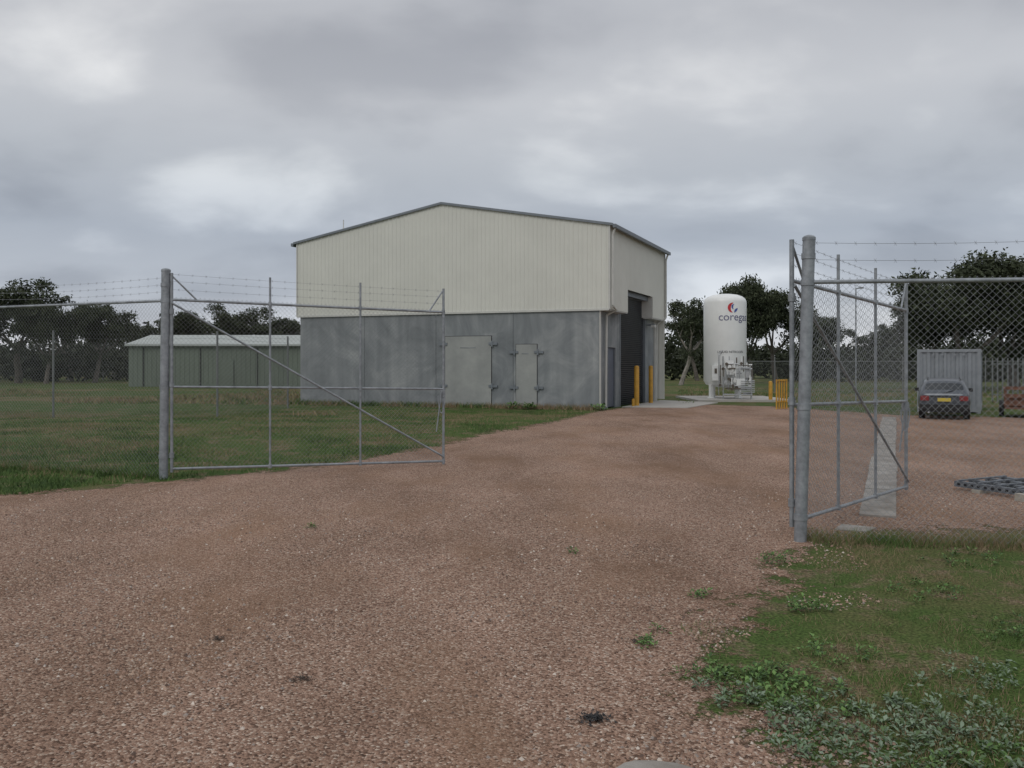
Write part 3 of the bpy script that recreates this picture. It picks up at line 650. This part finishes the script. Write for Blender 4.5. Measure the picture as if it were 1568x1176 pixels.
# ---------------------------------------------------------------- car (tail towards the camera)
car=empty('parked_car',(14.03,26.9,0)); car.rotation_euler=(0,0,math.radians(-27)); CX,CY=0,0
m_car=mat('car_paint',(.09,.10,.115),.28,.45,.1,3); m_gl=mat('car_glass',(.02,.025,.03),.08,0,.1,2); m_tl=mat('tail_light',(.20,.03,.03),.25,0,.1,3); m_pl=mat('number_plate',(.55,.42,.05),.5,0,.05,3)
ST=[(0.0,.66,.34,.80,.60,.82),(.07,.74,.26,.86,.64,.885),(.50,.77,.24,.90,.565,1.26),(.85,.775,.24,.90,.565,1.32),(1.6,.78,.24,.90,.57,1.345),(2.3,.78,.24,.89,.56,1.29),(3.05,.77,.24,.87,.64,.91),(3.7,.75,.26,.80,.60,.82),(4.05,.68,.32,.66,.5,.68)]
bmv=[];bmf=[];bmm=[]
for (y,w_,zb,zbelt,wr,zr) in ST:
    ring_=[(0,zb),(w_*.92,zb),(w_,zb+.14),(w_*1.01,(zb+zbelt)/2+.05),(w_*.965,zbelt),(wr,zr-.035 if zr>1 else zr-.01),(wr*.72,zr),(0,zr+.01)]
    full=ring_+[(-a,b_) for a,b_ in ring_[-2:0:-1]]
    for a,b_ in full: bmv.append((CX+a,CY+y,b_))
n=14
for i in range(len(ST)-1):
    for j in range(n):
        k=(j+1)%n; bmf.append((i*n+j,i*n+k,(i+1)*n+k,(i+1)*n+j))
        g=0
        if i in (2,3,4) and j in (4,9): g=1
        if i==1 and j in (5,6,7,8): g=1
        if i==5 and j in (5,6,7,8): g=1
        bmm.append(g)
bmf.append(tuple(range(n))[::-1]); bmm.append(0); bmf.append(tuple((len(ST)-1)*n+i for i in range(n))); bmm.append(0)
import bmesh
me=bpy.data.meshes.new('body'); me.from_pydata(bmv,[],bmf); me.materials.append(m_car); me.materials.append(m_gl); me.polygons.foreach_set('material_index',bmm)
bm=bmesh.new(); bm.from_mesh(me)
for yy0 in (1,5):
    fs_=[f for f in bm.faces if f.material_index==1 and (ST[yy0][0]-.01<f.calc_center_median().y-CY<ST[yy0+1][0]+.01) and not (abs(f.calc_center_median().x)>.55 and abs(f.normal.x)>.8)]
    r_=bmesh.ops.inset_region(bm,faces=fs_,thickness=.045,depth=-.008); 
    for f in r_['faces']: f.material_index=0
fs_=[f for f in bm.faces if f.material_index==1 and abs(f.calc_center_median().x-CX)>.5 and abs(f.normal.x)>.6]
r_=bmesh.ops.inset_individual(bm,faces=fs_,thickness=.04,depth=-.008)
for f in r_['faces']: f.material_index=0
bmesh.ops.recalc_face_normals(bm,faces=bm.faces)
bm.to_mesh(me); bm.free(); me.polygons.foreach_set('use_smooth',[True]*len(me.polygons))
o=bpy.data.objects.new('body',me); sc.collection.objects.link(o); o.parent=car; md=o.modifiers.new('s','SUBSURF'); md.levels=2; md.render_levels=2
mb=MB()
for sx in (-1,1):
    for wy in (.72,3.25):
        xc=CX+sx*.66; mb.tube((xc-.09,CY+wy,.30),(xc+.09,CY+wy,.30),.30,n=24,mi=0); mb.tube((xc+sx*.08,CY+wy,.30),(xc+sx*.1,CY+wy,.30),.18,n=18,mi=1)
mb.obj('wheels',[m_black,m_steel],car,40)
mb=MB()
mb.box(CX-.70,CX+.70,CY-.10,CY+.1,.33,.50,0); mb.box(CX-.64,CX+.64,CY-.05,CY+.1,.24,.33,0)
for sx in (-1,1):
    lo,hi=sorted((CX+sx*.44,CX+sx*.69)); mb.box(lo,hi,CY-.03,CY+.06,.62,.78,1)
    lo,hi=sorted((CX+sx*.77,CX+sx*.90)); mb.box(lo,hi,CY+2.3,CY+2.4,.86,.98,0)
    mb.tube((CX+sx*.48,CY+.6,1.30),(CX+sx*.48,CY+1.9,1.36),.014,mi=0)
mb.box(CX-.19,CX+.19,CY-.05,CY+.03,.60,.71,2)
mb.box(CX-.4,CX+.4,CY-.03,CY+.04,.745,.775,0)
mb.tube((CX,CY+.02,.87),(CX+.3,CY+.13,.97),.01,mi=0)
mb.tube((CX-.45,CY-.1,.24),(CX-.45,CY+.3,.24),.03,mi=3)
mb.obj('trim',[m_black,m_tl,m_pl,m_steel],car)

# ---------------------------------------------------------------- trees
def leaf_mat(name,k=1.0):
    m=bpy.data.materials.new(name); m.use_nodes=True; nt=m.node_tree; N=nt.nodes; L=nt.links
    b=N['Principled BSDF']; b.inputs['Roughness'].default_value=.7; b.inputs['Specular IOR Level'].default_value=.2
    tc=N.new('ShaderNodeTexCoord'); n1=N.new('ShaderNodeTexNoise'); n1.inputs['Scale'].default_value=1.1; n1.inputs['Detail'].default_value=6; n1.inputs['Roughness'].default_value=.7
    L.new(tc.outputs['Object'],n1.inputs['Vector'])
    r=ramp(N,[(.33,(.026*k,.033*k,.02*k)),(.5,(.052*k,.064*k,.036*k)),(.68,(.10*k,.115*k,.066*k))]); L.new(n1.outputs[0],r.inputs[0]); L.new(r.outputs[0],b.inputs['Base Color'])
    return m
m_leaf=leaf_mat('gum_foliage'); m_leafd=leaf_mat('scrub_foliage',.62); m_bark=mat('gum_bark',(.12,.105,.09),.9,0,.35,3,.4,20); m_bark_p=mat('pale_bark',(.26,.235,.21),.85,0,.35,2,.3,20)
def tree_mesh(seed,H,spread,fork,dens=1.0,clr=1.0,pale=False,low=.32):
    R=random.Random(seed); mb=MB(); clumps=[]
    def limb(p,dirn,ln,r,depth):
        seg=3; d0=V(dirn).normalized()
        for i in range(seg):
            d1=(d0+V((R.uniform(-.28,.28),R.uniform(-.28,.28),R.uniform(-.05,.22)))).normalized(); q=p+d1*(ln/seg); r1=r*(.78 if depth else .86)
            mb.tube(p,q,r,r1,n=7 if r>.06 else 5,cap=False); p=q; d0=d1; r=r1
            if depth>=1 and i>=1: clumps.append((p+V((R.uniform(-.4,.4),R.uniform(-.4,.4),R.uniform(0,.5))),H*R.uniform(.055,.09)))
            if depth==1 and i==1:
                limb(p,(d1+V((R.uniform(-.9,.9),R.uniform(-.9,.9),R.uniform(-.2,.4)))),ln*.55,r*.6,2)
        if depth==2: clumps.append((p,H*R.uniform(.065,.105))); return
        if depth<2:
            k=R.randint(3,4) if depth==0 else R.randint(2,3)
            for j in range(k):
                a=2*math.pi*(j+R.random()*.6)/k; 
                nd=V((math.cos(a)*spread,math.sin(a)*spread,R.uniform(.5,1.1)))+d0*.5
                limb(p,nd,ln*R.uniform(.62,.8) if depth else H*R.uniform(.26,.34),r*.68,depth+1)
        clumps.append((p+V((0,0,.2)),H*R.uniform(.08,.12)))
    limb(V((0,0,-.1)),(R.uniform(-.12,.12),R.uniform(-.12,.12),1),H*fork,H*.026,0)
    top=max(c[0].z+c[1] for c in clumps); k=H/top
    mb.v=[(x*k,y*k,z_*k) for x,y,z_ in mb.v]
    nb=len(mb.v); LV=[];
    rs=np.random.RandomState(seed)
    for c,r in clumps:
        c=c*k
        if c.z<H*low: continue
        r=r*clr; n=int(230*dens*(r/(.09*H))**2)
        dv=rs.randn(n,3); dv/=np.linalg.norm(dv,axis=1)[:,None]; q=dv*(rs.rand(n,1)**.5)*r*np.array([1.2,1.2,.75])+np.array(c)
        q+=rs.randn(n,3)*r*.16
        u=rs.randn(n,3); u[:,2]-=.5; u/=np.linalg.norm(u,axis=1)[:,None]; v=np.cross(u,rs.randn(n,3)); v/=np.linalg.norm(v,axis=1)[:,None]
        l=(.09+.12*rs.rand(n,1))*H/10; w_=l*.42
        LV.append(np.stack([q-u*l,q+v*w_,q+u*l,q-v*w_],1))
    LV=np.concatenate(LV).reshape(-1,3); nq=len(LV)//4
    mb.v+= [tuple(x) for x in LV.tolist()]
    mb.f+= [(nb+4*i,nb+4*i+1,nb+4*i+2,nb+4*i+3) for i in range(nq)]; mb.m+= [1]*nq
    me=bpy.data.meshes.new('gum_tree'); me.from_pydata(mb.v,[],mb.f); me.materials.append(m_bark_p if pale else m_bark); me.materials.append(m_leaf); me.polygons.foreach_set('material_index',mb.m); me.update()
    return me
TM=[tree_mesh(11,10,1.0,.28),tree_mesh(23,10,.8,.33,.9),tree_mesh(37,10,1.2,.25,1.1),tree_mesh(51,10,1.0,.36,.75,.8,True)]
TD=[tree_mesh(61,10,1.25,.16,1.6,1.45,low=.1),tree_mesh(77,10,1.1,.2,1.5,1.4,low=.15)]
def tree(me,x,y,Hh,wide=1.0):
    o=bpy.data.objects.new('gum_tree',me); sc.collection.objects.link(o)
    o.location=(x,y,0); s=Hh/10; o.scale=(s*wide,s*wide,s); o.rotation_euler=(0,0,random.random()*6.28)
for me_,px,yt,dist,wd in [(TM[2],-40,425,78,1.1),(TM[0],28,424,80,1.2),(TD[1],70,446,78,.8),(TM[1],145,460,82,1.2),(TM[3],176,474,96,1.0),(TM[2],222,485,105,1.1),(TD[1],284,476,98,.9),
          (TM[2],338,463,96,1.25),(TM[0],392,468,100,1.3),(TM[1],436,485,104,1.2),(TM[2],490,480,104,1.1),(TM[3],110,470,90,1),
          (TM[3],1042,452,72,1.0),(TM[0],1068,456,92,.9),(TD[1],1150,419,78,.75),(TM[2],1188,430,82,.95),(TM[0],1232,468,96,.9),(TM[1],1275,480,108,1.0),(TM[2],1335,494,120,1.1),(TM[0],1385,486,110,1.0),
          (TD[0],1480,386,56,1.2),(TD[1],1430,432,60,1.1),(TD[1],1556,392,58,1.25),(TD[0],1625,400,58,1.0),(TD[0],1690,420,64,1.0)]:
    tree(me_,(px-784)/1269*dist,dist,(558-yt)/1269*dist+1.8,wd)
rs=np.random.RandomState(3); Q=[]
for i in range(420):
    x_=rs.uniform(-190,230); dist=rs.uniform(150,200)
    if abs(x_)>dist*.85+20: continue
    Hh=rs.uniform(4.5,9.5)*(1+.25*math.sin(x_*.07)); n=150; dv=rs.randn(n,3); dv/=np.linalg.norm(dv,axis=1)[:,None]
    q=dv*(rs.rand(n,1)**.4)*np.array([Hh*.55,Hh*.5,Hh*.5])+np.array([x_,dist,Hh*.5]); u=rs.randn(n,3); v=np.cross(u,rs.randn(n,3)); u/=np.linalg.norm(u,axis=1)[:,None]; v/=np.linalg.norm(v,axis=1)[:,None]
    Q.append(np.stack([q-u*.6,q+v*.34,q+u*.6,q-v*.34],1))
Q=np.concatenate(Q); batch('distant_trees',Q,np.zeros(len(Q)),[m_leafd])
rs=np.random.RandomState(9); Q=[]
for i in range(150):
    dist=rs.uniform(84,112); x_=dist*(rs.uniform(-.75,-.2) if i%2 else rs.uniform(.19,.75)); Hh=rs.uniform(2.6,5.2); n=230
    dv=rs.randn(n,3); dv/=np.linalg.norm(dv,axis=1)[:,None]; q=dv*(rs.rand(n,1)**.4)*np.array([Hh*.8,Hh*.6,Hh*.5])+np.array([x_,dist,Hh*.48]); u=rs.randn(n,3); v=np.cross(u,rs.randn(n,3)); u/=np.linalg.norm(u,axis=1)[:,None]; v/=np.linalg.norm(v,axis=1)[:,None]
    Q.append(np.stack([q-u*.34,q+v*.17,q+u*.34,q-v*.17],1))
Q=np.concatenate(Q); batch('scrub',Q,np.zeros(len(Q)),[m_leafd])
